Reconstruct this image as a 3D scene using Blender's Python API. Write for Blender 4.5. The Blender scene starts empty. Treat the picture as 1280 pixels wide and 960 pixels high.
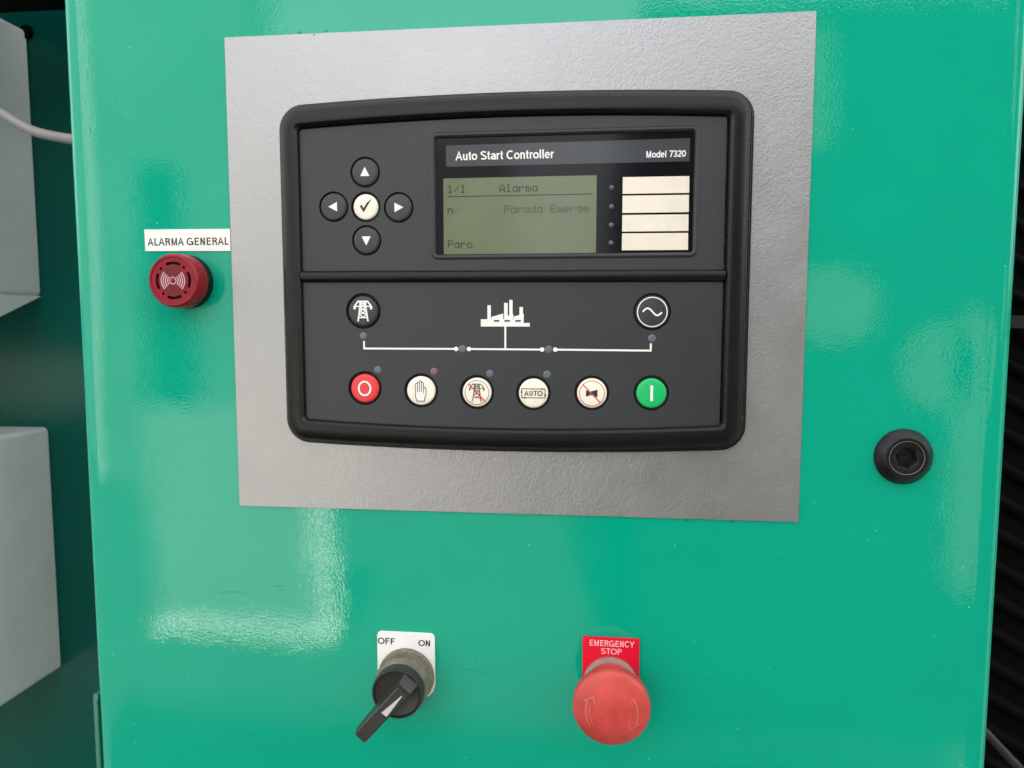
import bpy, bmesh, math, random
from math import sin, cos, pi, radians, hypot, atan2
from mathutils import Matrix, Vector
random.seed(7)
S = bpy.context.scene
C = S.collection
MM = 0.001

# ---------------------------------------------------------------- camera
cam_data = bpy.data.cameras.new('camera')
cam_data.sensor_width = 36.0
cam_data.lens = 900 / 1280 * 36
cam_data.clip_start = 0.01
cam_data.clip_end = 500
cam_data.dof.use_dof = True
cam_data.dof.focus_distance = 0.372
cam_data.dof.aperture_fstop = 11.0
cam = bpy.data.objects.new('camera', cam_data)
C.objects.link(cam)
yaw, pitch, roll = -0.10924, -0.08593, 0.0005
fwd = Vector((sin(yaw) * cos(pitch), cos(yaw) * cos(pitch), sin(pitch)))
right = Vector((cos(yaw), -sin(yaw), 0))
up = right.cross(fwd)
r2, u2 = right * cos(roll) + up * sin(roll), up * cos(roll) - right * sin(roll)
M = Matrix((r2, u2, -fwd)).transposed().to_4x4()
M.translation = Vector((43.63, -375.45, -23.68)) * MM
cam.matrix_world = M
S.camera = cam

# ---------------------------------------------------------------- light
SUN_EL, SUN_AZ = 47.0, 8.0          # the sun stands behind the cabinet: the door is in open shade
w = bpy.data.worlds.new('World')
S.world = w
w.use_nodes = True
wn = w.node_tree
sky = wn.nodes.new('ShaderNodeTexSky')
sky.sky_type = 'NISHITA'
sky.sun_disc = False
sky.sun_elevation = radians(SUN_EL)
sky.sun_rotation = radians(SUN_AZ)
sky.dust_density = 4.0
sky.air_density = 1.0
hs = wn.nodes.new('ShaderNodeHueSaturation')
hs.inputs['Saturation'].default_value = 0.12      # thin white overcast
wn.links.new(sky.outputs[0], hs.inputs['Color'])
wn.links.new(hs.outputs[0], wn.nodes['Background'].inputs[0])
wn.nodes['Background'].inputs[1].default_value = 0.10
sun_d = bpy.data.lights.new('sun', 'SUN')
sun_d.energy = 4.6
sun_d.angle = radians(3)
sun_d.color = (1, .95, .88)
sun = bpy.data.objects.new('sun', sun_d)
C.objects.link(sun)
sv = Vector((sin(radians(SUN_AZ)) * cos(radians(SUN_EL)), cos(radians(SUN_AZ)) * cos(radians(SUN_EL)), sin(radians(SUN_EL))))
sun.rotation_euler = sv.to_track_quat('Z', 'Y').to_euler()
sun.location = (0, 2, 3)
S.view_settings.view_transform = 'Standard'
S.view_settings.look = 'None'
S.view_settings.gamma = 1
S.view_settings.use_curve_mapping = False
S.view_settings.exposure = 3.2

# ---------------------------------------------------------------- materials
def lin(r, g, b):
    f = lambda c: (c / 255 / 12.92) if c <= 10 else ((c / 255 + .055) / 1.055) ** 2.4
    return (f(r), f(g), f(b), 1)

def mat(name, col, rough=.5, metal=0.0, spec=.5, coat=0.0, coat_rough=.05, grain=None, vary=None, dust=None, peel=None, smudge=None):
    """grain=(scale, strength)  peel=(scale, strength, scale2, strength2) fine relief; vary=(scale, amount) tone drift; dust=(scale, size, colour) specks"""
    m = bpy.data.materials.new(name)
    m.use_nodes = True
    nt = m.node_tree
    N, L = nt.nodes, nt.links
    b = N['Principled BSDF']
    b.inputs['Base Color'].default_value = col
    b.inputs['Roughness'].default_value = rough
    b.inputs['Metallic'].default_value = metal
    b.inputs['Specular IOR Level'].default_value = spec
    b.inputs['Coat Weight'].default_value = coat
    b.inputs['Coat Roughness'].default_value = coat_rough
    tc = N.new('ShaderNodeTexCoord')
    geo = N.new('ShaderNodeNewGeometry')
    def noise(scale, detail=2, rough_=.5, vec=None):
        n = N.new('ShaderNodeTexNoise')
        n.inputs['Scale'].default_value = scale
        n.inputs['Detail'].default_value = detail
        n.inputs['Roughness'].default_value = rough_
        L.new(vec or geo.outputs['Position'], n.inputs['Vector'])
        return n
    col_out = None
    def mix(a, bcol, fac):
        x = N.new('ShaderNodeMix')
        x.data_type = 'RGBA'
        if isinstance(a, tuple): x.inputs[6].default_value = a
        else: L.new(a, x.inputs[6])
        if isinstance(bcol, tuple): x.inputs[7].default_value = bcol
        else: L.new(bcol, x.inputs[7])
        L.new(fac, x.inputs[0])
        return x.outputs[2]
    def ramp(src, p0, p1, v0=0., v1=1.):
        r = N.new('ShaderNodeMapRange')
        r.clamp = True
        r.inputs[1].default_value, r.inputs[2].default_value = p0, p1
        r.inputs[3].default_value, r.inputs[4].default_value = v0, v1
        L.new(src, r.inputs[0])
        return r.outputs[0]
    cur = col
    if vary:
        n = noise(vary[0], 5, .6)
        k = vary[1]
        dark = tuple(c * (1 - k) for c in col[:3]) + (1,)
        lite = tuple(min(1, c * (1 + k)) for c in col[:3]) + (1,)
        cur = mix(dark, lite, ramp(n.outputs[0], .3, .7))
        L.new(ramp(n.outputs[0], .3, .7, rough * .88, min(1, rough * 1.12)), b.inputs['Roughness'])
    if dust:
        v = N.new('ShaderNodeTexVoronoi')
        v.inputs['Scale'].default_value = dust[0]
        L.new(geo.outputs['Position'], v.inputs['Vector'])
        near = ramp(v.outputs['Distance'], dust[1], dust[1] * .5)
        sep = N.new('ShaderNodeSeparateColor')
        L.new(v.outputs['Color'], sep.inputs[0])
        pick = ramp(sep.outputs[0], 1 - dust[3], 1 - dust[3] + .02) if len(dust) > 3 else ramp(sep.outputs[0], .6, .62)
        mu = N.new('ShaderNodeMath'); mu.operation = 'MULTIPLY'
        L.new(near, mu.inputs[0]); L.new(pick, mu.inputs[1])
        cur = mix(cur, dust[2], mu.outputs[0])
    if not isinstance(cur, tuple):
        L.new(cur, b.inputs['Base Color'])
    if smudge:      # greasy, duller patches
        n = noise(smudge[0], 6, .62)
        L.new(ramp(n.outputs[0], .50, .72, rough, rough + smudge[1]), b.inputs['Roughness'])
    last = None
    def bump(src, strength, dist, prev):
        bp = N.new('ShaderNodeBump')
        bp.inputs['Strength'].default_value = strength
        bp.inputs['Distance'].default_value = dist
        L.new(src, bp.inputs['Height'])
        if prev: L.new(prev, bp.inputs['Normal'])
        return bp.outputs[0]
    if peel:
        last = bump(noise(peel[0], 1.5, .45).outputs[0], peel[1], .001, last)
        last = bump(noise(peel[2], 1, .4).outputs[0], peel[3], .001, last)
    if grain:
        last = bump(noise(grain[0], 3, .6).outputs[0], grain[1], .0005, last)
    if last:
        L.new(last, b.inputs['Normal'])
        if coat: L.new(last, b.inputs['Coat Normal'])
    return m

MT = {}
MT['green'] = mat('green_gloss_paint', (0.0, .345, .212, 1), .018, spec=.45, peel=(820, .028, 80, .045), smudge=(11, .014), vary=(18, .03), dust=(260, .0009 * 260 * .35, (.55, .75, .65, 1), .035))
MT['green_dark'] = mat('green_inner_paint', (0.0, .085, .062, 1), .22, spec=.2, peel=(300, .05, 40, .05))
MT['silver'] = mat('silver_textured_paint', (.365, .363, .365, 1), .40, metal=.86, peel=(880, .135, 260, .07), vary=(25, .03))
MT['black'] = mat('black_moulded_plastic', (.0055, .0055, .005, 1), .29, spec=.28, grain=(2600, .10), vary=(40, .15), dust=(300, .08, (.25, .25, .24, 1), .02))
MT['fascia'] = mat('grey_membrane', (.022, .0242, .026, 1), .46, grain=(3000, .05), vary=(30, .06), dust=(350, .07, (.2, .2, .2, 1), .012))
MT['glass_black'] = mat('gloss_black_window', (.006, .007, .008, 1), .10, spec=.14, vary=(60, .2), dust=(420, .09, (.3, .3, .28, 1), .02))
MT['strip'] = mat('grey_window_print', (.058, .062, .070, 1), .12, spec=.2, vary=(60, .05))
MT['lcd'] = mat('liquid_crystal_green', (.142, .165, .098, 1), .15, spec=.25, vary=(45, .07), dust=(300, .09, (.35, .4, .25, 1), .02))
MT['lcd_ink'] = mat('liquid_crystal_segment', (.026, .030, .020, 1), .15, spec=.2)
MT['lcd_faint'] = mat('liquid_crystal_faint_segment', (.062, .074, .042, 1), .15, spec=.25)
MT['lcd_ghost'] = mat('liquid_crystal_ghost_segment', (.125, .140, .090, 1), .15, spec=.25)
MT['cream'] = mat('cream_card', (.80, .72, .60, 1), .25, vary=(90, .05))
MT['ivory'] = mat('ivory_button_rubber', (.86, .80, .66, 1), .42, vary=(200, .06), grain=(1500, .05))
MT['white'] = mat('white_print', (.82, .81, .77, 1), .45)
MT['white_label'] = mat('white_engraved_plastic', (.83, .82, .78, 1), .30, vary=(80, .02))
MT['ink'] = mat('black_print', (.02, .018, .018, 1), .45)
MT['red_ink'] = mat('red_print', (.62, .06, .07, 1), .4)
MT['btn'] = mat('black_button_rubber', (.028, .029, .029, 1), .40, grain=(2000, .06))
MT['btn_red'] = mat('red_button_rubber', (.74, .035, .045, 1), .40, vary=(250, .05))
MT['btn_green'] = mat('green_button_rubber', (.0, .46, .12, 1), .40, vary=(250, .05))
MT['well'] = mat('dark_gap', (.006, .006, .006, 1), .7)
MT['led'] = mat('smoked_lamp_lens', (.105, .125, .145, 1), .3)
MT['led_red'] = mat('dull_red_lamp_lens', (.20, .085, .10, 1), .3)
MT['led_clear'] = mat('clear_lamp_lens', (.09, .09, .085, 1), .12)
MT['ring_red'] = mat('dark_red_lens', (.25, .006, .016, 1), .25, spec=.3, vary=(150, .08))
MT['disc_red'] = mat('maroon_disc', (.15, .010, .015, 1), .35, spec=.25)
MT['pink'] = mat('pink_print', (.80, .48, .50, 1), .4)
MT['red_label'] = mat('red_engraved_plastic', (.72, .006, .03, 1), .28)
MT['red_faded'] = mat('sun_faded_red_plastic', (.52, .055, .045, 1), .44, vary=(90, .2), grain=(1400, .10), dust=(500, .12, (.75, .4, .35, 1), .05))
MT['red_pale'] = mat('red_edge_highlight', (.68, .20, .15, 1), .5)
MT['collar_grey'] = mat('dusty_grey_plastic', (.30, .22, .18, 1), .55, vary=(120, .2), grain=(900, .15))
MT['knurl'] = mat('dusty_black_plastic', (.17, .145, .10, 1), .5, vary=(160, .35), grain=(1200, .15))
MT['lever'] = mat('dark_brown_black_plastic', (.024, .021, .018, 1), .40, vary=(120, .2), grain=(1600, .12))
MT['lock'] = mat('black_polyamide', (.008, .0075, .0075, 1), .32, spec=.3, vary=(200, .2), grain=(1200, .2))
MT['steel_edge'] = mat('worn_bright_rim', (.17, .165, .16, 1), .4)
MT['box'] = mat('light_grey_enclosure', (.76, .77, .75, 1), .42, vary=(20, .05), grain=(700, .08))
MT['cable'] = mat('grey_cable_sheath', (.25, .235, .23, 1), .4)
MT['rubber'] = mat('black_ribbed_rubber', (.0016, .0016, .0016, 1), .7, spec=.05)
MT['duct'] = mat('dark_grey_hose', (.006, .006, .0058, 1), .6, spec=.3)
MT['hose'] = mat('grey_hose', (.013, .013, .012, 1), .5)
MT['seal'] = mat('pale_green_edge_seal', (.05, .20, .14, 1), .25)
MT['scuff'] = mat('scuffed_paint', (.0, .23, .145, 1), .4)
MT['mirror_strip'] = mat('reflection_strip_grey', (.27, .27, .255, 1), 1, spec=0)
MT['emblem'] = mat('dull_pink_print', (.58, .30, .32, 1), .45)
MT['pointer'] = mat('off_white_inlay', (.52, .50, .46, 1), .45)
MT['concrete'] = mat('asphalt_yard', (.055, .053, .05, 1), 1, spec=0, vary=(2, .15))
MT['board'] = mat('reflection_board_grey', (.19, .19, .183, 1), 1, spec=0, vary=(2, .08))
MT['render'] = mat('reflection_wall_grey', (.10, .10, .093, 1), 1, spec=0, vary=(1.5, .2))
MT['patch'] = mat('reflection_patch_tone', (.10, .10, .07, 1), 1, spec=0)
MT['pale'] = mat('reflection_bar_pale', (.80, .795, .77, 1), 1, spec=0, vary=(2, .05))
MT['dark_yard'] = mat('reflection_dark', (.012, .013, .013, 1), 1, spec=0)

# ---------------------------------------------------------------- helpers (mm; x right, d out of the door towards the viewer, z up)
def P(x, d, z): return (x * MM, -d * MM, z * MM)

class MB:
    def __init__(s, o=(0, 0, 0)): s.v, s.f, s.o = [], [], o
    def add(s, x, d, z):
        s.v.append(P(x - s.o[0], d - s.o[1], z - s.o[2])); return len(s.v) - 1
    def face(s, *i): s.f.append(i)
    def quad(s, a, b, c, d_): s.f.append(tuple(s.add(*p) for p in (a, b, c, d_)))
    def box(s, x0, x1, d0, d1, z0, z1):
        i = [s.add(x, d, z) for x in (x0, x1) for d in (d0, d1) for z in (z0, z1)]
        for q in ((0, 1, 3, 2), (4, 6, 7, 5), (0, 4, 5, 1), (2, 3, 7, 6), (0, 2, 6, 4), (1, 5, 7, 3)):
            s.f.append(tuple(i[k] for k in q))
    def loft(s, rings, cap0=False, cap1=False, closed=True):
        idx = [[s.add(*p) for p in r] for r in rings]
        n = len(idx[0])
        for a, b in zip(idx, idx[1:]):
            for k in range(n if closed else n - 1):
                s.f.append((a[k], a[(k + 1) % n], b[(k + 1) % n], b[k]))
        if cap0: s.f.append(tuple(reversed(idx[0])))
        if cap1: s.f.append(tuple(idx[-1]))
    def lathe(s, prof, cx, cz, n=64, cap0=False, cap1=False, mod=None):
        rings = []
        for r, d in prof:
            rings.append([(cx + (r + (mod(r, d, k) if mod else 0)) * cos(2 * pi * k / n), d, cz + (r + (mod(r, d, k) if mod else 0)) * sin(2 * pi * k / n)) for k in range(n)])
        s.loft(rings, cap0, cap1)
    def stroke(s, pts, wd, d, closed=False):
        """flat line of width wd through pts (x, z), lying at height d (number or function of x, z)"""
        D = d if callable(d) else (lambda x, z: d)
        n = len(pts)
        L_, R_ = [], []
        for k in range(n):
            a = pts[k - 1] if (k or closed) else pts[k]
            b = pts[(k + 1) % n] if (k < n - 1 or closed) else pts[k]
            p = pts[k]
            def nrm(u, v):
                l = hypot(v[0] - u[0], v[1] - u[1]) or 1
                return (-(v[1] - u[1]) / l, (v[0] - u[0]) / l)
            n1 = nrm(a, p) if a != p else nrm(p, b)
            n2 = nrm(p, b) if b != p else n1
            mx, mz = n1[0] + n2[0], n1[1] + n2[1]
            l = hypot(mx, mz)
            if l < .3: mx, mz, l = n1[0], n1[1], 1
            mx, mz = mx / l, mz / l
            k_ = wd / 2 / max(.5, mx * n1[0] + mz * n1[1])
            x1, z1, x2, z2 = p[0] + mx * k_, p[1] + mz * k_, p[0] - mx * k_, p[1] - mz * k_
            L_.append(s.add(x1, D(x1, z1), z1)); R_.append(s.add(x2, D(x2, z2), z2))
        for k in range(n if closed else n - 1):
            j = (k + 1) % n
            s.f.append((L_[k], L_[j], R_[j], R_[k]))
    def poly(s, pts, d): s.f.append(tuple(s.add(x, d, z) for x, z in pts))
    def disc(s, cx, cz, r, d, n=24): s.poly([(cx + r * cos(2 * pi * k / n), cz + r * sin(2 * pi * k / n)) for k in range(n)], d)
    def build(s, name, m, parent=None, smooth=None, recalc=True):
        me = bpy.data.meshes.new(name)
        me.from_pydata(s.v, [], s.f)
        if recalc:
            bm = bmesh.new(); bm.from_mesh(me)
            bmesh.ops.recalc_face_normals(bm, faces=bm.faces)
            bm.to_mesh(me); bm.free()
        me.materials.append(MT[m] if isinstance(m, str) else m)
        if smooth:
            me.polygons.foreach_set('use_smooth', [True] * len(me.polygons))
            me.set_sharp_from_angle(angle=radians(smooth))
        me.update()
        o = bpy.data.objects.new(name, me)
        C.objects.link(o)
        if parent: o.parent = parent
        elif s.o != (0, 0, 0): o.location = P(*s.o)
        return o

def tag(o, label, cat=None, group=None, kind=None):
    if label: o['label'] = label
    if cat: o['category'] = cat
    if group: o['group'] = group
    if kind: o['kind'] = kind
    return o

def thing(name, o, label, cat, group=None):
    e = bpy.data.objects.new(name, None)
    e.empty_display_size = .01
    e.location = P(*o)
    C.objects.link(e)
    return tag(e, label, cat, group)

XF = Matrix(((1, 0, 0, 0), (0, 0, -1, 0), (0, 1, 0, 0), (0, 0, 0, 1)))   # curve plane XY -> door plane XZ
def from_curve(name, cu, m, parent, loc, smooth=40, fit=None):
    ob = bpy.data.objects.new('temporary', cu)
    C.objects.link(ob)
    bpy.context.view_layer.update()
    me = bpy.data.meshes.new_from_object(ob.evaluated_get(bpy.context.evaluated_depsgraph_get()))
    bpy.data.objects.remove(ob)
    bpy.data.curves.remove(cu)
    if fit:      # fit = (x0, x1, z0, z1): the lettering's box, in mm
        xs = [v.co.x for v in me.vertices]; ys = [v.co.y for v in me.vertices]
        ax, ay = min(xs), min(ys)
        sx = (fit[1] - fit[0]) * MM / (max(xs) - ax)
        sy = (fit[3] - fit[2]) * MM / (max(ys) - ay)
        for v in me.vertices:
            v.co.x = (v.co.x - ax) * sx + fit[0] * MM
            v.co.y = (v.co.y - ay) * sy + fit[2] * MM
    me.transform(XF)
    me.transform(Matrix.Translation(P(*loc)))
    me.name = name
    me.materials.clear(); me.materials.append(MT[m] if isinstance(m, str) else m)
    me.polygons.foreach_set('use_smooth', [True] * len(me.polygons))
    me.set_sharp_from_angle(angle=radians(smooth))
    o = bpy.data.objects.new(name, me)
    C.objects.link(o)
    if parent: o.parent = parent
    return o

def el(cx, cz, rx, rz, a0, a1, n=16):
    return [(cx + rx * cos(radians(a0 + (a1 - a0) * k / n)), cz + rz * sin(radians(a0 + (a1 - a0) * k / n))) for k in range(n + 1)]
def glyph(ch, t):
    """strokes of a plain grotesque letter (cap height 1) drawn with a pen of width t, and its advance"""
    h = t / 2
    X = .73                                      # x-height
    T_, B_ = 1 - h, h
    G = {
     'A': ([[(.04, 0), (.355, T_ + h * .4), (.67, 0)], [(.16, .34), (.55, .34)]], .72),
     'C': ([el(.41, .5, .34, .5 - h + .01, 48, 312, 26)], .78),
     'E': ([[(.08 + h, 0), (.08 + h, 1)], [(.08, T_), (.62, T_)], [(.08, .53), (.58, .53)], [(.08, B_), (.63, B_)]], .68),
     'F': ([[(.08 + h, 0), (.08 + h, 1)], [(.08, T_), (.60, T_)], [(.08, .52), (.53, .52)]], .62),
     'G': ([el(.43, .5, .36, .5 - h + .01, 48, 335, 28), [(.43, .46), (.785 + h, .46)], [(.785, .46 - h), (.785, .02)]], .88),
     'L': ([[(.08 + h, 0), (.08 + h, 1)], [(.08, B_), (.56, B_)]], .60),
     'M': ([[(.08 + h, 0), (.08 + h, 1)], [(.08 + h, .98), (.435, .05), (.79 - h, .98)], [(.79 - h, 0), (.79 - h, 1)]], .87),
     'N': ([[(.08 + h, 0), (.08 + h, 1)], [(.08 + h, .98), (.66 - h, .02)], [(.66 - h, 0), (.66 - h, 1)]], .75),
     'O': ([el(.41, .5, .36, .5 - h + .01, 0, 360, 32)], .82),
     'P': ([[(.08 + h, 0), (.08 + h, 1)], [(.08, T_), (.36, T_)] + el(.36, .71, .235 - h * .2, .29 - h, 90, -90, 12) + [(.08, .42 + h)]], .68),
     'R': ([[(.08 + h, 0), (.08 + h, 1)], [(.08, T_), (.38, T_)] + el(.38, .735, .235 - h * .2, .265 - h, 90, -90, 12) + [(.08, .47 + h)], [(.40, .49), (.55, .40), (.60 - h * .3, .12), (.65 - h * .3, 0)]], .73),
     'S': ([el(.34, .745, .26, .255 - h, 25, 240, 16) + el(.34, .265, .275, .265 - h, 75, -155, 18)], .68),
     'T': ([[(.02, T_), (.62, T_)], [(.32, 0), (.32, 1 - h)]], .63),
     'U': ([[(.08 + h, 1), (.08 + h, .32)] + el(.365, .32, .285 - h, .32 - h, 180, 360, 14) + [(.65 - h, 1)]], .73),
     'Y': ([[(.03, 1), (.335, .42), (.64, 1)], [(.335, 0), (.335, .44)]], .67),
     'a': ([el(.30, X - .22, .20, .22 - h, 165, 0, 12) + [(.50, .13), (.55, .0)], [(.50, .43), (.30, .40)] + el(.25, .21, .18, .21 - h, 90, 300, 14) + [(.44, .10), (.50, .22)]], .58),
     'd': ([el(.28, X / 2, .22, X / 2 - h + .01, 0, 360, 24), [(.51, 0), (.51, 1)]], .60),
     'e': ([[(.07, X / 2 + .02), (.50, X / 2 + .02)] + el(.285, X / 2, .225, X / 2 - h + .01, 5, 318, 26)], .57),
     'l': ([[(.13, 0), (.13, 1)]], .26),
     'n': ([[(.12, 0), (.12, X)], [(.12, X - .28)] + el(.30, X - .24, .175, .24 - h, 165, 0, 12) + [(.475, 0)]], .59),
     'o': ([el(.295, X / 2, .235, X / 2 - h + .01, 0, 360, 24)], .59),
     'r': ([[(.12, 0), (.12, X)], [(.12, X - .28), (.18, X - .13), (.27, X - h * 1.1), (.37, X - h)]], .38),
     't': ([[(.16, .94), (.16, .16), (.20, h * 1.2), (.31, h)], [(.02, X - h), (.31, X - h)]], .34),
     'u': ([[(.12, X), (.12, .24)] + el(.295, .24, .175, .24 - h, 180, 345, 12), [(.475, 0), (.475, X)]], .59),
     '0': ([el(.29, .5, .235, .5 - h, 0, 360, 28)], .58),
     '2': ([el(.29, .71, .225, .29 - h, 170, -25, 14) + [(.34, .42), (.12, .22), (.07, .06)], [(.04, B_), (.54, B_)]], .58),
     '3': ([el(.27, .745, .20, .255 - h, 155, -80, 12), [(.20, .53)] + el(.27, .27, .225, .27 - h, 80, -155, 14)], .58),
     '7': ([[(.05, T_), (.53, T_), (.34, .50), (.22, 0)]], .56),
     ' ': ([], .28)}
    return G[ch]

def text(name, body, box, d, m, parent, o, bold=.12, track=.05):
    """flat printed lettering fitted into box = (x0, x1, z0, z1); bold is the pen width as a share of cap height"""
    x0, x1, z0, z1 = box
    adv = 0
    sx = (x1 - x0); sz = z1 - z0
    total = sum(glyph(c, bold)[1] + track for c in body) - .1 - track
    kx = sx / total
    b = MB(o)
    n = 0
    for c in body:
        st_, w_ = glyph(c, bold)
        for q in st_:
            # drawn in unit space, then scaled to the box
            i0 = len(b.v)
            b.stroke([(u + adv - .05, v) for u, v in q], bold, 0)
            for i in range(i0, len(b.v)):
                vx, vy, vz = b.v[i]
                u, v = vx / MM + o[0], vz / MM + o[2]
                b.v[i] = P(x0 + u * kx - o[0], d + n * .0012 - o[1], z0 + v * sz - o[2])
            n = (n + 1) % 9
        adv += w_ + track
    return b.build(name, m, parent)

def plate(name, outer, holes, d0, d1, m, parent=None, o=(0, 0, 0), bevel=0.0, bres=1):
    """flat sheet between depths d0 and d1 with real holes through it"""
    cu = bpy.data.curves.new(name, 'CURVE')
    cu.dimensions = '2D'
    cu.fill_mode = 'BOTH'
    cu.extrude = ((d1 - d0) / 2 - bevel) * MM
    cu.bevel_depth = bevel * MM
    cu.bevel_resolution = bres
    cu.offset = -bevel * MM
    for pts in [outer] + list(holes):
        sp = cu.splines.new('POLY')
        sp.points.add(len(pts) - 1)
        for q, (x, z) in zip(sp.points, pts): q.co = (x * MM, z * MM, 0, 1)
        sp.use_cyclic_u = True
    return from_curve(name, cu, m, parent, (-o[0], (d0 + d1) / 2 - o[1], -o[2]))

def circ(cx, cz, r, n=40): return [(cx + r * cos(2 * pi * k / n), cz + r * sin(2 * pi * k / n)) for k in range(n)]
def arc(cx, cz, r, a0, a1, n=12): return [(cx + r * cos(radians(a0 + (a1 - a0) * k / n)), cz + r * sin(radians(a0 + (a1 - a0) * k / n))) for k in range(n + 1)]
def rrect(x0, x1, z0, z1, r, n=5, rs=None):
    rs = rs or (r, r, r, r)      # lower left, lower right, upper right, upper left
    out = []
    for (cx, cz, a), q in zip(((x0, z0, 180), (x1, z0, 270), (x1, z1, 0), (x0, z1, 90)), rs):
        ox = cx + (q if cx == x0 else -q); oz = cz + (q if cz == z0 else -q)
        if q <= 0: out.append((cx, cz))
        else: out += [(ox + q * cos(radians(a + 90 * k / n)), oz + q * sin(radians(a + 90 * k / n))) for k in range(n + 1)]
    return out
def arched(cx, hw, ht, hb, sag, r, n=8, e=24):
    """box outline with bowed top and bottom; counter-clockwise from the lower left corner"""
    bow = lambda x: sag * (1 - ((x - cx) / hw) ** 2)
    pts = []
    bt, tp = -hb, ht
    def corner(ox, oz, a): return [(ox + r * cos(radians(a + 90 * k / n)), oz + r * sin(radians(a + 90 * k / n))) for k in range(n + 1)]
    sl = 2 * sag * (hw - r) / hw / hw
    zc = ht - sag + (bow(cx + hw - r) if hw > r else 0)
    zcb = -(hb - sag + bow(cx + hw - r))
    pts += corner(cx - hw + r, zcb + r, 180)
    for k in range(1, e): x = cx - hw + r + (2 * hw - 2 * r) * k / e; pts.append((x, -(hb - sag + bow(x))))
    pts += corner(cx + hw - r, zcb + r, 270)
    pts += corner(cx + hw - r, zc - r, 0)
    for k in range(1, e): x = cx + hw - r - (2 * hw - 2 * r) * k / e; pts.append((x, ht - sag + bow(x)))
    pts += corner(cx - hw + r, zc - r, 90)
    return pts

# ---------------------------------------------------------------- ground, unseen shapes added to be mirrored in the door, and the cabinet round the door
def struct(name, boxes, m):
    b = MB()
    for q in boxes: b.box(*q)
    return tag(b.build(name, m), None, kind='structure')
GZ = -1350
g = MB(); g.quad((-60000, -40000, GZ), (60000, -40000, GZ), (60000, 60000, GZ), (-60000, 60000, GZ))
tag(g.build('ground', 'concrete'), None, kind='structure')
struct('reflection_wall', [(-9000, -2600, 5200, 5400, GZ, 3300), (-2600, -600, 5210, 5400, GZ, 1350)], 'render')  # unseen, stepped to lay a pale reflected wash on the door's left
struct('reflection_dark_block', [(185, 2300, 1900, 6000, GZ, 930)], 'dark_yard')  # added out of view to keep the right and lower reflections dark
b = MB()
for x0, x1, z0, z1 in ((640, 870, -90, 130), (960, 1200, -290, -40), (620, 760, 470, 840), (1120, 1300, -860, 10)):
    r = min(x1 - x0, z1 - z0) * .45
    p = rrect(x0, x1, z0, z1, r, 5)
    b.loft([[(x, 1899, z) for x, z in p], [(x, 1880, z) for x, z in p]], True, True)
tag(b.build('reflection_patches', 'patch'), None, kind='structure')  # pale blobs added out of view for soft spots in the door's gloss
struct('reflection_board', [(-1781, -1004, 2400, 2440, -1276, -366)], 'board')  # added unseen sheet, its reflection lightens the door's lower left
struct('reflection_board_bars', [(-1790, -1010, 2380, 2399, -1312, -1272), (-1056, -1010, 2380, 2399, -1271, -366)], 'pale')  # pale bars added to give the L-shaped streak in the paint
struct('reflection_strip', [(-4750, -4380, 5100, 5199, GZ, 3300)], 'mirror_strip')  # added far left for a bright reflected line along the door fold
struct('yard_post', [(-1840, -1690, 2500, 2600, GZ, 640)], 'dark_yard')
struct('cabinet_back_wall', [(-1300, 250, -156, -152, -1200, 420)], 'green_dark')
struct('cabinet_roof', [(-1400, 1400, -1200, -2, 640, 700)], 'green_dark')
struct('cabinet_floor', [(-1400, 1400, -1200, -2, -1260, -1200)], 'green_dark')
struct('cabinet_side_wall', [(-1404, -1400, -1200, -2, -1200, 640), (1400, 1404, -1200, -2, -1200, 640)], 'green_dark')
struct('cabinet_front_beam', [(-1300, -246, -64, -40, 172.5, 300)], 'rubber')

# ---------------------------------------------------------------- the door sheet
door_o = (0, 0, -290)
door = thing('cabinet_door', door_o, 'glossy turquoise green steel cabinet door carrying the controls', 'cabinet door')
XL, XR = -243.2, 246.6
def wav(x, z):
    return .10 * sin(x / 31 + 1.3 * sin(z / 70)) * cos(z / 47 + .8) + .07 * sin(x / 17 - z / 55 + 2) + .12 * sin(z / 90 + x / 120)
prof = [(XL + .3, -28), (XL, -16)]
prof += [(XL + 5.0 - 5.0 * cos(radians(a)), -5.9 + 5.0 * sin(radians(a))) for a in range(0, 91, 10)]
xs = [-236.5, -234, -231, -228, -225, -221, -217, -213] + [-208 + 6.0 * k for k in range(75)]
crown = lambda x: -.9 * (max(0, 1 - (x - XL) / 32) ** 2) - .35 * (max(0, 1 - (XR - x) / 22) ** 2)
prof += [(x, crown(x)) for x in xs if x < 241]
prof += [(242.4, -.25), (243.4, .10), (243.9, .16), (244.4, -.05)]
prof += [(246.6 - 2.2 + 2.2 * sin(radians(a)), -2.5 + 2.2 * cos(radians(a))) for a in range(20, 91, 10)]
prof += [(246.7, -4.2), (248.2, -4.6), (248.9, -5.2), (249.1, -6.0), (249.1, -20)]
zs = [-330 + 7.0 * k for k in range(81)]
d = MB(door_o)
idx = [[d.add(x, dd + (wav(x, z) if -240 < x < 243 else 0), z) for z in zs] for x, dd in prof]
for a, b in zip(idx, idx[1:]):
    for k in range(len(zs) - 1): d.face(a[k], a[k + 1], b[k + 1], b[k])
d.build('door_sheet', 'green', door, smooth=60)
s = MB(door_o)
s.box(-246.6, -243.6, -14, -3, -330, -243); s.box(-245.8, -243.5, -12, -1.8, -330, -246)
se = s.build('edge_seal', 'seal', door)

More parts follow.
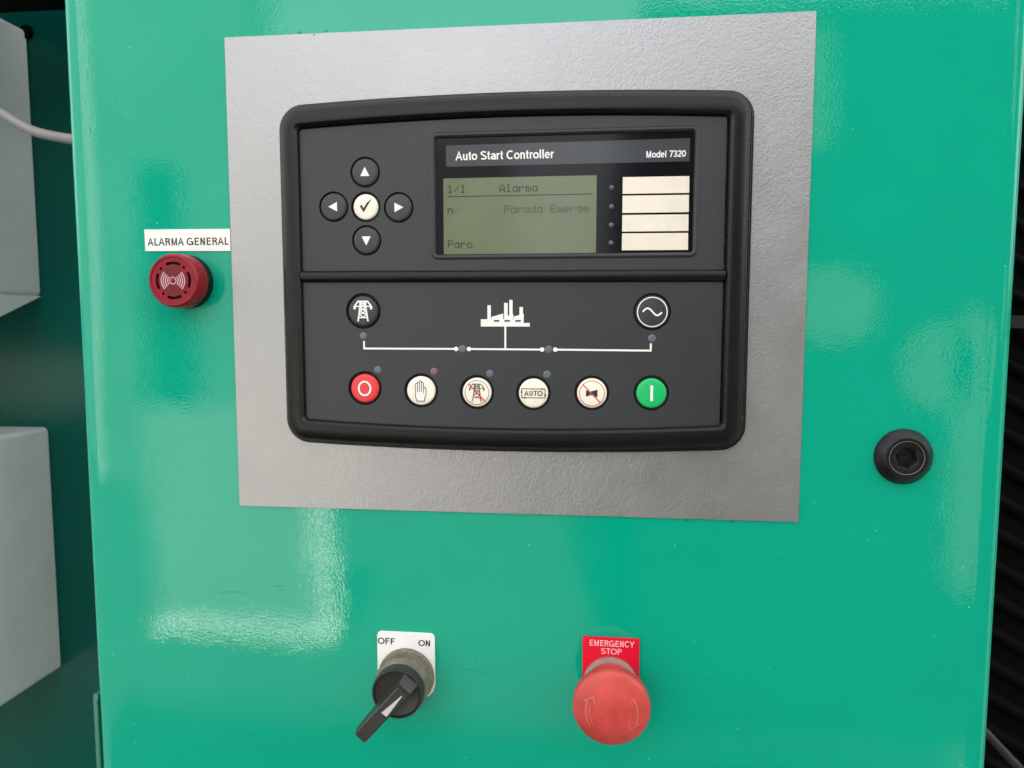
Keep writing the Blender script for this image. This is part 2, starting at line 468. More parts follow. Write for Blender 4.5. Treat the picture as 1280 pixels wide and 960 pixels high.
# scuffs in the paint
for pts, wd in (([(-163, -176.2), (-157, -175.4), (-150, -175.9)], .35), ([(-150, -176.6), (-147, -176.3)], .25), ([(-132, -171.5), (-126, -170.8)], .4), ([(-131, -172.6), (-127.5, -172.9)], .3), ([(-22, -213), (-13, -215.5)], .3), ([(206, -75.6), (209, -77), (211.5, -79)], .25)):
    b = MB(door_o); b.stroke(pts, wd, lambda x, z: wav(x, z) + .06)
    b.build('paint_scuff', 'scuff', door)

# silver panel stuck to the door
panel_o = (0, 0, 0)
op = rrect(-150, 150, -125.6, 125.6, .4)
tag(plate('grey_panel', op, [], .3, .7, 'silver'), 'silver grey textured rectangular panel behind the black controller', 'backing panel')

for x, z in ((-109.0, 126.6), (-94.5, 126.7), (94.5, -126.5), (117.5, -126.6), (-101, 124.9)):
    b = MB(); b.poly([(x - .5, z - .35), (x + .4, z - .3), (x + .5, z + .3), (x - .3, z + .4)], .72)
    b.build('ink_tick', 'ink', bpy.data.objects['grey_panel'])

# ---------------------------------------------------------------- controller
co = (0, .7, 0)
ctl = thing('controller', co, 'black framed generator controller with screen and round buttons', 'controller')
CX = 1.0
b = MB(co)
rings = []
for ins, dd in ((0, .7), (0, 4.4), (.4, 5.2), (1.3, 5.3), (1.4, 7.2), (1.8, 7.8), (2.7, 7.9), (2.8, 9.8), (3.4, 11.0), (4.6, 12.0), (5.6, 12.6), (8.5, 13.1), (10.9, 13.3), (11.4, 13.2), (12.3, 12.4), (12.9, 11.5), (13.15, 10.6), (13.2, 9.0)):
    r = max(2.2, 13 - ins * .9)
    rings.append([(x, dd, z) for x, z in arched(CX, 120.6 - ins, 91.6 - ins, 91.4 - ins, 3.4, r)])
b.loft(rings)
b.build('bezel', 'black', ctl, smooth=24)
b = MB(co)
rings = []
for zz, dd in ((2.9, 9.0), (2.7, 11.2), (2.0, 12.2), (.9, 12.8), (-.6, 12.8), (-1.9, 12.3), (-2.8, 11.2), (-3.0, 9.0)):
    rings.append([(-106.9, dd, zz), (-104, dd, zz - .3), (104, dd, zz - .9), (108.4, dd, zz - .9)])
b.loft(rings, closed=False)
b.build('divider_bar', 'black', ctl, smooth=50)

F = 10.0       # face of the membrane fascias
nav = [(-72.0, 52.5, 'up'), (-89.0, 35.4, 'left'), (-72.0, 35.1, 'tick'), (-54.7, 34.5, 'right'), (-71.8, 18.1, 'down')]
big = [(-74.2, -18.1, 'pylon'), (73.7, -18.7, 'wave')]
row = [(-74.0, -58.4, 'stop'), (-44.0, -59.3, 'hand'), (-14.6, -59.8, 'nopylon'), (14.6, -60.0, 'auto'), (44.3, -59.6, 'mute'), (74.0, -59.3, 'start')]
RN, RB, RR = 7.7, 9.2, 8.9
win = rrect(-37.2, 94.3, 9.0, 70.4, 3)
win = [(x, z + (.9 * (1 - ((x - 28) / 66) ** 2) if z > 40 else 0)) for x, z in rrect(-37.2, 94.3, 9.0, 70.2, 3, 6)]
inner = arched(CX, 107.2, 77.9, 78.6, 3.0, 2.6)
def bowtop(x): return 77.9 - 3.0 + 3.0 * (1 - ((x - CX) / 107.2) ** 2)
def bowbot(x): return -(78.8 - 3.0 + 3.0 * (1 - ((x - CX) / 107.2) ** 2))
X0, X1, n_ = -106.6, 107.8, 40
up_out = [(X0, 2.6), (X1, 1.8)] + [(X1 - (X1 - X0) * k / n_, bowtop(X1 - (X1 - X0) * k / n_) - .1) for k in range(n_ + 1)]
lo_out = [(X0 + (X1 - X0) * k / n_, bowbot(X0 + (X1 - X0) * k / n_) + .1) for k in range(n_ + 1)] + [(X1, -3.9), (X0, -3.0)]
plate('fascia', up_out, [win] + [circ(x, z, RN) for x, z, _ in nav], F - 1.6, F, 'fascia', ctl, co, bevel=.25)
plate('fascia', lo_out, [circ(x, z, RB) for x, z, _ in big] + [circ(x, z, RR) for x, z, _ in row], F - 1.6, F, 'fascia', ctl, co, bevel=.25)
# a black backing closes the wells round the buttons
b = MB(co)
b.loft([[(x, F - 2.2, z) for x, z in inner], [(x, F - 2.0, z) for x, z in inner]], True, True)
b.build('button_backing', 'well', ctl)
# moulded frame round the display
wr = []
for ins, dd in ((-1.2, F - .1), (-.7, F + .35), (-.1, F + .75), (.5, F + .8), (1.0, F + .5), (1.6, F - .7), (1.75, F - 1.5)):
    pts = rrect(-37.2 + ins, 94.3 - ins, 9.0 + ins, 70.2 - ins, max(1.2, 3 - ins), 6)
    wr.append([(x, dd, z + (.9 * (1 - ((x - 28) / 66) ** 2) if z > 40 else 0)) for x, z in pts])
b = MB(co); b.loft(wr)
b.build('window_frame', 'fascia', ctl, smooth=50)
W_ = F - 1.35      # face of the display window
win_in = [(x, z + (.9 * (1 - ((x - 28) / 66) ** 2) if z > 40 else 0)) for x, z in rrect(-35.5, 92.6, 10.7, 68.5, 1.3, 4)]
disp = plate('display_window', win_in, [], W_ - .5, W_, 'glass_black', ctl, co)
def flat(name, pts, dd, m, parent, o, th=.06):
    b = MB(o); b.loft([[(x, dd - th, z) for x, z in pts], [(x, dd, z) for x, z in pts]], True, True)
    return b.build(name, m, parent)
st = flat('title_strip', [(-30.2, 54.6), (90.6, 54.5), (90.6, 65.5), (-30.2, 65.1)], W_ + .06, 'strip', disp, co)
# lettering sits on the window with the strip; both are sub-parts of the window
text('lettering', 'Auto Start Controller', (-25.0, 24.1, 57.6, 61.9), W_ + .10, 'white', disp, co, bold=.165)
text('lettering', 'Model 7320', (69.6, 88.5, 56.7, 59.9), W_ + .10, 'white', disp, co, bold=.165)
flat('liquid_crystal_screen', rrect(-31.7, 45.6, 10.8, 48.8, .3), W_ + .06, 'lcd', disp, co)
GL = {'1': '00100 01100 00100 00100 00100 00100 01110', '/': '00000 00001 00010 00100 01000 10000 00000', 'A': '00100 01010 10001 10001 11111 10001 10001',
      'l': '01100 00100 00100 00100 00100 00100 01110', 'a': '00000 00000 01111 10001 10001 10011 01101', 'r': '00000 00000 10110 11001 10000 10000 10000',
      'm': '00000 00000 11010 10101 10101 10101 10101', 'P': '11110 10001 10001 11110 10000 10000 10000', 'd': '00001 00001 01101 10011 10001 10001 01111',
      'E': '11111 10000 10000 11110 10000 10000 11111', 'e': '00000 00000 01110 10001 11111 10000 01110', 'g': '00000 00000 01111 10001 01111 00001 01110',
      'n': '00000 00000 10110 11001 10001 10001 10001', 'o': '00000 00000 01110 10001 10001 10001 01110', ' ': '00000 ' * 7}
def lcd_text(body, x, ztop, m, pw=.552, ph=.585, dd=W_ + .1, bar=None):
    b = MB(co)
    for ch in body:
        for j, rw in enumerate(GL[ch].split()):
            for i, c in enumerate(rw):
                if c == '1':
                    xx, zz = x + i * pw, ztop - j * ph
                    b.poly([(xx, zz - ph * .93), (xx + pw * .93, zz - ph * .93), (xx + pw * .93, zz), (xx, zz)], dd)
        x += 6 * pw
    if bar: b.poly([(bar[0], bar[2] - .42), (bar[1], bar[2] - .42), (bar[1], bar[2]), (bar[0], bar[2])], dd)
    return b.build('screen_text', m, disp)
lcd_text('1/1', -29.6, 45.5, 'lcd_ink', bar=(-29.7, 43.8, 39.9))
lcd_text('Alarma', -3.0, 45.4, 'lcd_ink')
lcd_text('Paro', -29.6, 17.8, 'lcd_ink')
lcd_text('n', -29.6, 35.2, 'lcd_ink')
lcd_text(' a', -29.4, 35.2, 'lcd_ghost')
lcd_text('Parada Emerge', -.6, 34.9, 'lcd_faint')
lcd_text('Parada Emerge', .9, 34.9, 'lcd_ghost', dd=W_ + .085)
for z0, z1 in ((39.5, 47.6), (30.2, 38.6), (21.1, 29.2), (11.9, 20.2)):
    flat('label_card', [(58.4, z0), (90.7, z0 - .1), (90.6, z1 - .15), (58.4, z1)], W_ + .07, 'cream', disp, co)
for z in (42.6, 33.4, 24.4, 15.6):
    b = MB(co); b.lathe([(1.25, W_), (1.2, W_ + .25), (.9, W_ + .5), (.4, W_ + .62), (.05, W_ + .65)], 53.0, z, 20, cap1=True)
    b.build('indicator_lamp', 'led_clear', disp, smooth=60)
    
# circuit diagram printed on the lower fascia
b = MB(co); dF = F + .05; lw = .95
b.stroke([(-74.1, -33.6), (-74.1, -37.5), (-25.6, -37.5)], lw, dF)
b.disc(-25.4, -37.5, 1.15, dF + .01); b.disc(-18.7, -37.5, 1.15, dF + .01)
b.stroke([(-18.6, -37.5), (18.9, -37.65)], lw, dF); b.stroke([(.1, -25.6), (.1, -37.5)], lw, dF + .005)
b.disc(18.9, -37.6, 1.15, dF + .01); b.disc(25.6, -37.6, 1.15, dF + .01)
b.stroke([(25.6, -37.65), (73.3, -37.9), (73.3, -34.3)], lw, dF)
b.build('circuit_line', 'white', ctl)
b = MB(co)     # factory pictogram, scaled from the print
fx = lambda u: -12.5 + (u - 140) * 25.3 / 740
fz = lambda v: -26.0 + (520 - v) * 13.6 / 402
def fp(*q): b.poly([(fx(u), fz(v)) for u, v in q], dF)
fp((140, 520), (140, 410), (340, 410), (340, 520))
fp((240, 410), (240, 200), (292, 200), (292, 410))
fp((300, 410), (300, 375), (478, 325), (478, 410))
fp((490, 410), (490, 165), (545, 165), (545, 355), (568, 355), (568, 120), (618, 120), (618, 335), (630, 335), (630, 410))
fp((636, 410), (636, 372), (720, 345), (720, 228), (772, 228), (772, 325), (784, 325), (784, 410))
fp((340, 422), (340, 410), (784, 410), (784, 422))
for u0, u1 in ((418, 495), (578, 658), (740, 784)): fp((u0, 448), (u0, 422), (u1, 422), (u1, 448))
fp((340, 520), (340, 448), (784, 448), (784, 520)); fp((784, 520), (784, 466), (875, 466), (875, 520))
b.build('factory_pictogram', 'white', ctl)
for x, z, m in [(-74.4, -31.0, 'led'), (73.8, -31.8, 'led'), (-22.2, -37.5, 'led'), (22.2, -37.6, 'led'), (-67.0, -48.7, 'led'), (-37.1, -49.3, 'led_red'), (-7.9, -50.1, 'led'), (21.5, -50.3, 'led')]:
    b = MB(co); b.lathe([(1.95, F), (1.9, F + .08), (1.2, F + .16), (.1, F + .18)], x, z, 24, cap1=True)
    o = b.build('status_lamp', m, ctl, smooth=60)
    if m == 'led_red': o['label'] = 'reddish lamp dot by the hand button'

def button(x, z, r, m, label):
    b = MB(co)
    top = F + .35
    b.lathe([(r, F - 2), (r, top - .7), (r - .12, top - .3), (r - .45, top), (r * .8, top + .14), (r * .5, top + .26), (r * .2, top + .32), (.05, top + .33)], x, z, 48, cap1=True)
    o = b.build('push_button', m, ctl, smooth=60)
    o['label'] = label
    return o
def icon(par, name, m, fn):
    b = MB(co); fn(b)
    return b.build(name, m, par)
T = F + .62 + .12
def dome(cx, cz, r):
    top = F + .35
    return lambda x, z: top + .40 - .28 * (hypot(x - cx, z - cz) / r) ** 1.5
for x, z, k in nav:
    m = 'ivory' if k == 'tick' else 'btn'
    lab = {'up': 'black button with up arrow', 'left': 'black button with left arrow', 'tick': 'ivory button with tick mark', 'right': 'black button with right arrow', 'down': 'black button with down arrow'}[k]
    o = button(x, z, 6.9 if k != 'tick' else 6.45, m, lab)
    if k == 'tick':
        def fn(b):
            b.f.append(tuple(b.add(x + u, T, z + v) for u, v in ((-2.9, .2), (-1.9, 1.2), (-1.0, -.7), (-.9, -2.9))))
            b.f.append(tuple(b.add(x + u, T, z + v) for u, v in ((-.9, -2.9), (-1.0, -.7), (.9, 2.0), (3.5, 4.1), (1.6, 1.2))))
        icon(o, 'tick_mark', 'ink', fn)
    else:
        a = {'up': 90, 'left': 180, 'right': 0, 'down': -90}[k]
        icon(o, 'arrow_mark', 'white', lambda b: b.poly([(x + 2.75 * q * cos(radians(a + t)), z + 2.75 * q * sin(radians(a + t))) for t, q in ((0, .95), (130, 1.15), (230, 1.15))], T))

def pylon(b, x, z, s, lw, d, legs=True):
    q = lambda u, v: (x + u * s, z + v * s)
    tw, bw = 1.45, 2.6
    wid = lambda v: tw if v > 2.5 else tw + (bw - tw) * (2.5 - v) / 7.7
    b.stroke([q(-4.3, 2.6), q(-2.5, 4.9), q(2.5, 4.9), q(4.3, 2.6)], lw, d)
    b.stroke([q(-4.4, 2.4), q(4.4, 2.4)], lw * .8, d + .01)
    for sg in (-1, 1):
        b.stroke([q(sg * 4.3, 2.7), q(sg * 4.3, .9)], lw * 1.5, d + .02)
        b.stroke([q(sg * tw, 4.9), q(sg * tw, 2.4), q(sg * bw, -5.2)], lw, d + .03)
    lv = [4.8, 3.6, 2.4, .7, -1.1, -3.3]
    for a, c in zip(lv, lv[1:]):
        b.stroke([q(-wid(a), a), q(0, c), q(wid(a), a)], lw * .75, d + .04)
        b.stroke([q(-wid(c), c), q(wid(c), c)], lw * .75, d + .05)
for x, z, k in big:
    o = button(x, z, 7.9 if k == 'pylon' else 8.3, 'btn', 'black button with white pylon pictogram' if k == 'pylon' else 'black button with white wave in a ring')
    if k == 'pylon': icon(o, 'pylon_mark', 'white', lambda b: pylon(b, x, z, 1.02, .84, T))
    else:
        def fn(b):
            b.stroke(circ(x, z, 7.25, 56), .5, dome(x, z, 8.3), True)
            b.stroke([(x - 4.7 + 9.4 * t / 32, z + .1 + 1.75 * sin(2 * pi * (t / 32) * .98)) for t in range(33)], .85, T)
        icon(o, 'wave_mark', 'white', fn)
for x, z, k in row:
    m = {'stop': 'btn_red', 'start': 'btn_green'}.get(k, 'ivory')
    lab = {'stop': 'red button with white ring', 'hand': 'ivory button with hand outline', 'nopylon': 'ivory button with crossed out pylon', 'auto': 'ivory button reading AUTO', 'mute': 'ivory button with crossed out horn in a red ring', 'start': 'green button with white upright bar'}[k]
    o = button(x, z, 7.5, m, lab)
    if k == 'stop': icon(o, 'ring_mark', 'white', lambda b: b.stroke([(x + 3.15 * cos(2 * pi * t / 40), z + 3.6 * sin(2 * pi * t / 40)) for t in range(40)], .95, T, True))
    if k == 'start': icon(o, 'bar_mark', 'white', lambda b: b.poly([(x - .6, z - 3.9), (x + .75, z - 3.9), (x + .75, z + 4.0), (x - .6, z + 4.0)], T))
    if k == 'hand':
        h = [(-1.3, -5.6), (-1.5, -4.4), (-2.0, -3.5), (-2.0, 3.4), (-1.6, 3.9), (-1.0, 3.7), (-.9, 4.3), (-.3, 4.4), (.0, 4.1), (.0, 4.9), (.5, 5.3), (1.0, 4.9), (1.0, 4.2), (1.5, 4.4), (1.9, 4.0), (2.0, 1.6), (2.6, 1.8), (3.1, 1.4), (3.2, -2.2), (2.6, -3.6), (2.4, -5.6)]
        h = [(x - .7 + u * 1.08, z + .1 + v * .98) for u, v in h]
        flat('palm_patch', h, T + .02, 'white', o, co, .04)
        def fn(b):
            b.stroke(h, .36, T + .05, True)
            for u, t0, t1 in ((-.95, 3.7, -.8), (.02, 4.2, -.6), (1.03, 4.2, -.6), (2.0, 1.6, -1.4)):
                b.stroke([(x - .7 + u * 1.08, z + .1 + t0), (x - .7 + u * 1.08, z + .1 + t1)], .34, T + .06)
        icon(o, 'hand_mark', 'ink', fn)
    if k == 'nopylon':
        icon(o, 'pylon_mark', 'ink', lambda b: (pylon(b, x, z + .1, .86, .40, T), b.stroke(circ(x, z - .1, 6.2, 48), .26, dome(x, z, 7.5), True)))
        icon(o, 'slash_mark', 'red_ink', lambda b: (b.stroke([(x - 4.2, z + 4.3), (x + 4.3, z - 4.6)], .6, T + .12), b.stroke([(x + 1.1, z - 1.2), (x + 2.3, z - 5.0)], .45, T + .11), b.stroke([(x - 2.0, z - 3), (x - 2.6, z - 5)], .4, T + .11)))
    if k == 'auto':
        text('lettering', 'AUTO', (x - 4.5, x + 4.5, z - 1.3, z + 1.35), T + .04, 'ink', o, co, bold=.17)
        def fn(b):
            b.stroke([(x - 6 + 1.2 * t, z - 2.3) for t in range(11)] + [(x + 6 - 1.2 * t, z + 2.3) for t in range(11)], .42, dome(x, z, 7.5), True)
            for u, v, a in ((4.7, 2.3, 0), (6.0, -1.0, -90), (-4.7, -2.3, 180), (-6.0, .9, 90)):
                b.poly([(x + u + .8 * cos(radians(a + t)), z + v + .8 * sin(radians(a + t))) for t in (0, 130, 230)], T + .02)
        icon(o, 'loop_mark', 'ink', fn)
    if k == 'mute':
        icon(o, 'horn_mark', 'ink', lambda b: (b.poly([(x - 3.0, z - 1.5), (x - 1.3, z - 1.5), (x - 1.3, z + 1.4), (x - 3.0, z + 1.4)], T), b.poly([(x - 1.3, z - .7), (x + 2.8, z - 2.0), (x + 2.8, z + 1.9), (x - 1.3, z + .7)], T + .005)))
        icon(o, 'slash_mark', 'red_ink', lambda b: (b.stroke([(x - 4.4, z + 4.2), (x + 4.4, z - 4.9)], .55, T + .05), b.stroke(circ(x, z - .1, 6.3, 48), .34, dome(x, z, 7.5), True)))

# ---------------------------------------------------------------- alarm label and buzzer
lo = (-175.1, 0, 20.5)
lb = tag(plate('nameplate', [(-199.6, 14.9), (-150.6, 14.5), (-150.5, 26.3), (-199.7, 26.6)], [], .12, .5, 'white_label', None, (0, 0, 0)), 'white strip label reading ALARMA GENERAL', 'label')
text('lettering', 'ALARMA GENERAL', (-197.7, -151.6, 17.8, 21.8), .54, 'ink', lb, (0, 0, 0), bold=.165)

ao = (-175.7, .1, -2.0)
al = thing('alarm_buzzer', ao, 'round dark red alarm buzzer with pink sound waves below the white label', 'buzzer')
ax_, az_ = -175.8, -2.0
b = MB(ao); b.lathe([(14.6, .1), (14.6, 3.6), (14.2, 4.4), (13.6, 4.6)], ax_, az_, 72, cap1=True)
b.build('mounting_ring', 'lock', al, smooth=40)
b = MB(ao)
b.lathe([(14.2, 4.4), (14.45, 5.0), (14.4, 9.2), (14.1, 9.6), (14.1, 10.0), (14.35, 10.3), (14.2, 13.2), (13.8, 14.2), (13.1, 14.7), (12.4, 14.6), (12.2, 14.1), (12.2, 13.0)], ax_, az_, 72)
b.build('lens_body', 'ring_red', al, smooth=40)
def slot(r0, r1, a0, a1): return arc(ax_, az_, r1, a0, a1, 10) + list(reversed(arc(ax_, az_, r0, a0, a1, 10)))
holes = [slot(8.4, 9.9, a - 26, a + 26) for a in (88, 2, -88, 182)] + [circ(ax_ + 9.1 * cos(radians(a)), az_ + 9.1 * sin(radians(a)), .75, 12) for a in (48, -44, 138, -130)]
plate('sound_grille', circ(ax_, az_, 12.3, 64), holes, 12.9, 14.1, 'ring_red', al, ao, bevel=.12)
b = MB(ao); b.disc(ax_, az_, 12.2, 11.6, 48); b.build('grille_backing', 'well', al)
b = MB(ao); b.lathe([(7.9, 14.05), (7.8, 14.25), (.05, 14.3)], ax_, az_, 48, cap1=True)
b.build('emblem_disc', 'disc_red', al, smooth=50)
b = MB(ao)
b.stroke(circ(ax_, az_, 1.75, 32), .55, 14.42, True)
for r in (2.95, 4.15, 5.35, 6.55):
    for a in (0, 180): b.stroke(arc(ax_, az_, r, a - 43, a + 43, 14), .68, 14.40)
b.build('sound_wave_mark', 'emblem', al)
b = MB(ao); b.lathe([(.95, 14.3), (.8, 14.5), (.05, 14.55)], ax_, az_, 16, cap1=True); b.build('centre_pip', 'ring_red', al, smooth=50)

# ---------------------------------------------------------------- selector switch
so = (-56.5, 0, -219)
sx, sz = -55.9, -218.4
sp = tag(plate('nameplate', rrect(-72.4, -40.0, -231.5, -193.9, 2.6, 6, (9, 9, 2.6, 2.6)), [circ(sx, sz, 11.3)], .1, 1.2, 'white_label', None, (0, 0, 0), bevel=.15), 'white plate marked OFF and ON behind the switch', 'label')
text('lettering', 'OFF', (-71.7, -62.5, -201.1, -197.5), 1.26, 'ink', sp, (0, 0, 0), bold=.165)
text('lettering', 'ON', (-48.8, -42.4, -201.2, -197.7), 1.26, 'ink', sp, (0, 0, 0), bold=.165)
sw = thing('selector_switch', (sx, 1.2, sz), 'black rotary selector switch with long lever turned to lower left', 'switch')
so = (sx, 1.2, sz)
b = MB(so)
b.lathe([(15.6, 1.2), (15.6, 3.6), (15.2, 4.2), (14.9, 4.3)], sx, sz, 72, cap1=True)
b.build('base_ring', 'knurl', sw, smooth=40)
b = MB(so)
teeth = lambda r, dd, k: (-.85 if k % 4 >= 2 else 0) if 5.2 < dd < 11 else 0
b.lathe([(14.8, 4.3), (15.2, 4.9), (15.25, 5.6), (15.1, 10.8), (14.9, 11.2), (14.6, 12.2), (14.4, 15.2), (13.4, 15.6)], sx, sz, 216, cap1=True, mod=teeth)
b.build('knurled_collar', 'knurl', sw, smooth=30)
b = MB(so)
b.lathe([(13.5, 15.4), (13.6, 16.0), (13.6, 21.2), (13.2, 22.0), (12.6, 22.0), (12.3, 21.6), (12.1, 20.9), (11.4, 20.6), (.1, 20.6)], sx, sz, 72, cap1=True)
b.build('rotary_cap', 'lever', sw, smooth=40)
# the lever: an oblong grip across the cap, long end to the lower left
ang = radians(228)
ux, uz = cos(ang), sin(ang)
def LV(a, s_, dd): return (sx + a * ux - s_ * uz, dd, sz + a * uz + s_ * ux)     # a along the lever, s_ across
b = MB(so)
secs = [(-12.2, 5.0, 4.6, 20.4, 21.4), (-11.6, 5.0, 4.4, 20.4, 23.0), (-8.6, 5.0, 3.9, 20.4, 27.6), (-8.3, 5.0, 3.4, 20.4, 30.8), (0, 4.9, 3.4, 20.4, 31.6), (8, 4.7, 3.4, 20.8, 32.3), (13.5, 4.4, 3.4, 23.0, 32.7), (20, 4.2, 3.4, 25.8, 33.0), (24.8, 4.0, 3.3, 27.4, 33.0), (25.6, 3.7, 3.0, 28.0, 32.3)]
rings = []
for a, hw, ht, d0, d1 in secs:
    rings.append([LV(a, -hw, d0), LV(a, hw, d0), LV(a, hw * .8 + ht * .2, d0 + (d1 - d0) * .3), LV(a, ht + .25, d1 - .45), LV(a, ht - .3, d1), LV(a, -ht + .3, d1), LV(a, -ht - .25, d1 - .45), LV(a, -hw * .8 - ht * .2, d0 + (d1 - d0) * .3)])
b.loft(rings, True, True)
b.build('lever', 'lever', sw, smooth=25)
b = MB(so)
ltop = lambda a: 31.62 + .085 * a
b.f.append(tuple(b.add(*LV(a, s_, ltop(a) + .06)) for a, s_ in ((-6.8, .75), (-6.6, 1.25), (6.6, 2.5), (7.0, -.9))))
b.build('pointer_mark', 'pointer', sw)

# ---------------------------------------------------------------- emergency stop
ex, ez = 55.6, -216.4
ep = tag(plate('nameplate', rrect(40.7, 70.8, -229.5, -191.3, .5), [circ(ex, ez, 11.2)], .1, 1.1, 'red_label', None, (0, 0, 0), bevel=.12), 'red plate reading EMERGENCY STOP behind the mushroom button', 'label')
text('lettering', 'EMERGENCY', (44.4, 67.8, -196.2, -192.9), 1.15, 'pink', ep, (0, 0, 0), bold=.15)
text('lettering', 'STOP', (50.7, 61.4, -200.5, -197.3), 1.15, 'pink', ep, (0, 0, 0), bold=.15)
eo = (ex, 1.1, ez)
es = thing('emergency_stop', eo, 'sun faded red mushroom emergency stop button with turning arrows', 'stop button')
b = MB(eo); b.lathe([(14.4, 1.1), (14.5, 3.4), (14.0, 4.6), (12.4, 5.2), (11.6, 5.2)], ex, ez, 72, cap1=True)
b.build('collar', 'collar_grey', es, smooth=40)
b = MB(eo); b.lathe([(13.0, 5.0), (13.2, 6.0), (13.6, 10), (14.6, 15.2), (16.3, 18.4), (17.3, 19.7)], ex, ez, 72)
b.build('neck', 'red_faded', es, smooth=50)
def cap_d(r): return 31.2 - 3.8 * (r / 19.5) ** 2.2
kn = lambda r, dd, k: (-.55 if k % 4 >= 2 else 0) if dd < 24.5 and r > 18 else 0
b = MB(eo)
pr = [(17.0, 19.6), (18.9, 19.8), (19.3, 20.6), (19.4, 24.0), (19.5, 25.2), (19.4, 26.2), (18.9, 27.4)] + [(r, cap_d(r)) for r in (18, 16, 13.5, 11, 8.5, 6, 4, 2, .1)]
b.lathe(pr, ex, ez, 240, cap1=True, mod=kn)
b.build('mushroom_cap', 'red_faded', es, smooth=35)
def ar(b, pts, wd, h):
    """raised arrow band lying on the dome"""
    D = lambda x, z: cap_d(hypot(x - ex, z - ez))
    n = len(pts)
    rings = []
    for k, (x, z) in enumerate(pts):
        a = pts[max(0, k - 1)]; c = pts[min(n - 1, k + 1)]
        l = hypot(c[0] - a[0], c[1] - a[1]); nx, nz = -(c[1] - a[1]) / l, (c[0] - a[0]) / l
        q = []
        for t, hh in ((.5, -.05), (.38, h), (-.38, h), (-.5, -.05)):
            xx, zz = x + nx * wd * t, z + nz * wd * t
            q.append((xx, D(xx, zz) + hh, zz))
        rings.append(q)
    b.loft(rings, True, True)
for c0 in (0, 180):
    # a raised arrow: a low body with its edge highlights painted as pale lines
    b = MB(eo)
    ar(b, arc(ex, ez - .6, 12.0, c0 + 36, c0 - 26, 14), 2.3, .35)
    b.build('turn_arrow', 'red_faded', es, smooth=30)
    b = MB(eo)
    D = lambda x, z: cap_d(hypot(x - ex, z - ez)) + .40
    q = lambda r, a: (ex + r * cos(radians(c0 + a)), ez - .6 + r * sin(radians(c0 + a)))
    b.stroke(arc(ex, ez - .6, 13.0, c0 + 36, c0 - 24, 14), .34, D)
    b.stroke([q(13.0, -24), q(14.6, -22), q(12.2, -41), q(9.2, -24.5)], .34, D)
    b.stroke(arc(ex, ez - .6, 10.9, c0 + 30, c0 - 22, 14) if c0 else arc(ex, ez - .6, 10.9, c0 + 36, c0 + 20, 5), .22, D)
    b.build('arrow_highlight', 'red_pale', es)

# ---------------------------------------------------------------- quarter turn lock
qo = (199.2, 0, -90.6)
lk = thing('door_lock', qo, 'round black quarter turn lock near the right edge', 'lock')
lx, lz = 199.3, -90.6
b = MB(qo)
b.lathe([(13.9, .1), (14.0, 1.2), (13.6, 2.0), (10.6, 5.0), (10.2, 5.4), (9.9, 5.5), (8.7, 5.3), (8.4, 4.6), (8.4, 2.0)], lx, lz, 72)
b.build('housing_ring', 'lock', lk, smooth=28)
hexa = lambda r, dd: [(lx + r * cos(radians(30 + 15 + 7.5 * k)), dd, lz + r * sin(radians(30 + 15 + 7.5 * k))) for k in range(48)]
def hexr(k, r):   # radius of a hexagon outline at step k of 48
    a = (7.5 * k + 15) % 60 - 30
    return r * cos(radians(30)) / cos(radians(a))
def hx(r, dd): return [(lx + hexr(k, r) * cos(radians(7.5 * k)), dd, lz + hexr(k, r) * sin(radians(7.5 * k))) for k in range(48)]
def cr(r, dd): return [(lx + r * cos(radians(7.5 * k)), dd, lz + r * sin(radians(7.5 * k))) for k in range(48)]
b = MB(qo)
b.loft([cr(8.15, 2.0), cr(8.15, 4.7), cr(7.9, 4.95), cr(7.3, 4.9), hx(6.2, 4.7), hx(5.6, 4.5), hx(5.0, 3.6), hx(4.9, .5)], cap1=True)
b.build('turning_insert', 'lock', lk, smooth=28)
b = MB(qo); b.lathe([(8.45, 5.15), (8.3, 5.3), (8.12, 5.1)], lx, lz, 72)
b.build('worn_rim', 'steel_edge', lk, smooth=50)
b = MB(qo); b.box(lx - 2.6, lx + 2.6, .5, 1.9, lz - .6, lz + .6)
o = b.build('driver_bar', 'lock', lk)

# ---------------------------------------------------------------- inside the cabinet, left of the door
def eq_box(name, z0, z1, label, lip):
    o = (-460, -151, (z0 + z1) / 2)
    e = thing(name, o, label, 'equipment box', 'grey boxes on the inner wall')
    b = MB(o)
    xr = -387.0
    def ring(dd, ins, zlo=None):
        zl = z0 if zlo is None else zlo
        return [(x, dd, z) for x, z in rrect(-640 + ins, xr - ins, zl + ins, z1 - ins, 4, 4)]
    b.loft([ring(-151, .5), ring(-60, 0), ring(-12, 0), ring(-8, 1.2), ring(-6, 4)], cap1=True)
    b.build('housing', 'box', e, smooth=40)
    if lip:
        b = MB(o)
        pts = [(-151, z0 + .5), (-151, z0), (-109, z0 - 16.6), (-30, z0 - 48), (-8, z0 - 52), (-8, z0 + .5)]
        r1 = [(xr - .2, dd, z) for dd, z in pts]; r0 = [(-639, dd, z) for dd, z in pts]
        b.loft([r0, r1], True, True)
        b.build('sloped_skirt', 'box', e)
    else:
        b = MB(o); b.box(-520, -398, -130, -70, z1 + .2, z1 + 1.0)
        b.build('white_sticker', 'white_label', e)
    return e
eq_box('equipment_box', -4.0, 199.0, 'upper grey box on the inner wall with sloped underside', True)
eq_box('equipment_box', -308.6, -107.2, 'lower grey box on the inner wall with white sticker on top', False)
# small black grommet at the shoulder of the upper box
b = MB()
b.lathe([(5.2, -151.5), (5.2, -150), (4.5, -149.5), (.1, -149.4)], -386.8, 196.5, 32, cap1=True)
tag(b.build('grommet', 'rubber'), 'small black grommet on the inner wall at the upper grey box corner', 'grommet')

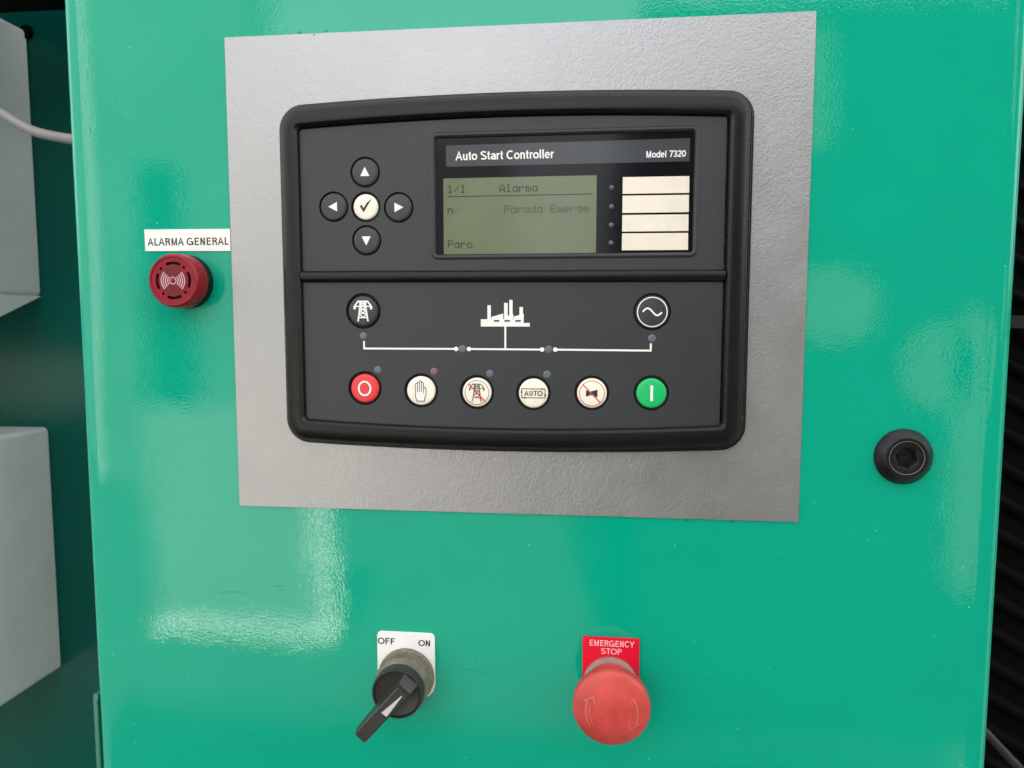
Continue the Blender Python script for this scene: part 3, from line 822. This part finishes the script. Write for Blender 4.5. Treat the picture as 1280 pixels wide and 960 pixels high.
def tube(b, pts, r, n=14):
    P3 = [Vector(p) for p in pts]
    # Catmull-Rom through the points
    out = []
    for i in range(len(P3) - 1):
        p0, p1, p2, p3 = P3[max(0, i - 1)], P3[i], P3[i + 1], P3[min(len(P3) - 1, i + 2)]
        for k in range(8):
            t = k / 8
            out.append(.5 * ((2 * p1) + (p2 - p0) * t + (2 * p0 - 5 * p1 + 4 * p2 - p3) * t * t + (3 * p1 - p0 - 3 * p2 + p3) * t ** 3))
    out.append(P3[-1])
    rings = []
    for i, p in enumerate(out):
        t = (out[min(i + 1, len(out) - 1)] - out[max(i - 1, 0)]).normalized()
        a = t.cross(Vector((0, 0, 1))).normalized(); c = t.cross(a)
        rings.append([tuple(p + a * r * cos(2 * pi * k / n) + c * r * sin(2 * pi * k / n)) for k in range(n)])
    b.loft(rings, True, True)
b = MB(); tube(b, [(-420, -44, 148), (-360, -47, 123.5), (-325, -50, 106.5), (-314.7, -50, 100.5), (-301.6, -50, 94.2), (-282, -50, 89.8), (-262, -52, 87.5), (-220, -60, 84)], 3.1)
tag(b.build('power_cable', 'cable', smooth=60), 'light grey cable sagging from the upper grey box behind the door', 'cable')

# right of the door: ribbed black duct and hose
do = (330, -60, -100)
dk = thing('ribbed_duct', do, 'black ribbed rubber duct in the dark gap right of the door', 'duct')
b = MB(do); b.box(252, 420, -130, -70, -420, 230)
b.build('duct_body', 'rubber', dk)
for k in range(34):
    b = MB(do)
    z = 250 - k * 20
    for (w0, d1) in ((5.5, -69),):
        rings = []
        for xx, zz in ((252, z), (420, z - 95)):
            rings.append([(xx, -70, zz - w0), (xx, -66, zz - w0 * .5), (xx, -65, zz), (xx, -66, zz + w0 * .5), (xx, -70, zz + w0)])
        b.loft(rings, True, True, closed=True)
    b.build('rib', 'rubber', dk, smooth=60)
b = MB(); tube(b, [(240, -40, -232), (263, -40, -250.5), (274, -40, -261.5), (281, -40, -269), (289, -40, -278), (330, -42, -330)], 2.6)
tag(b.build('thin_hose', 'hose', smooth=60), 'thin dark grey hose at the lower right corner by the ribbed duct', 'hose')
b = MB(); b.box(254, 320, -62, -56, -27, -20)
tag(b.build('clamp_strap', 'duct'), 'short dark grey strap across the black ribbed duct', 'strap')
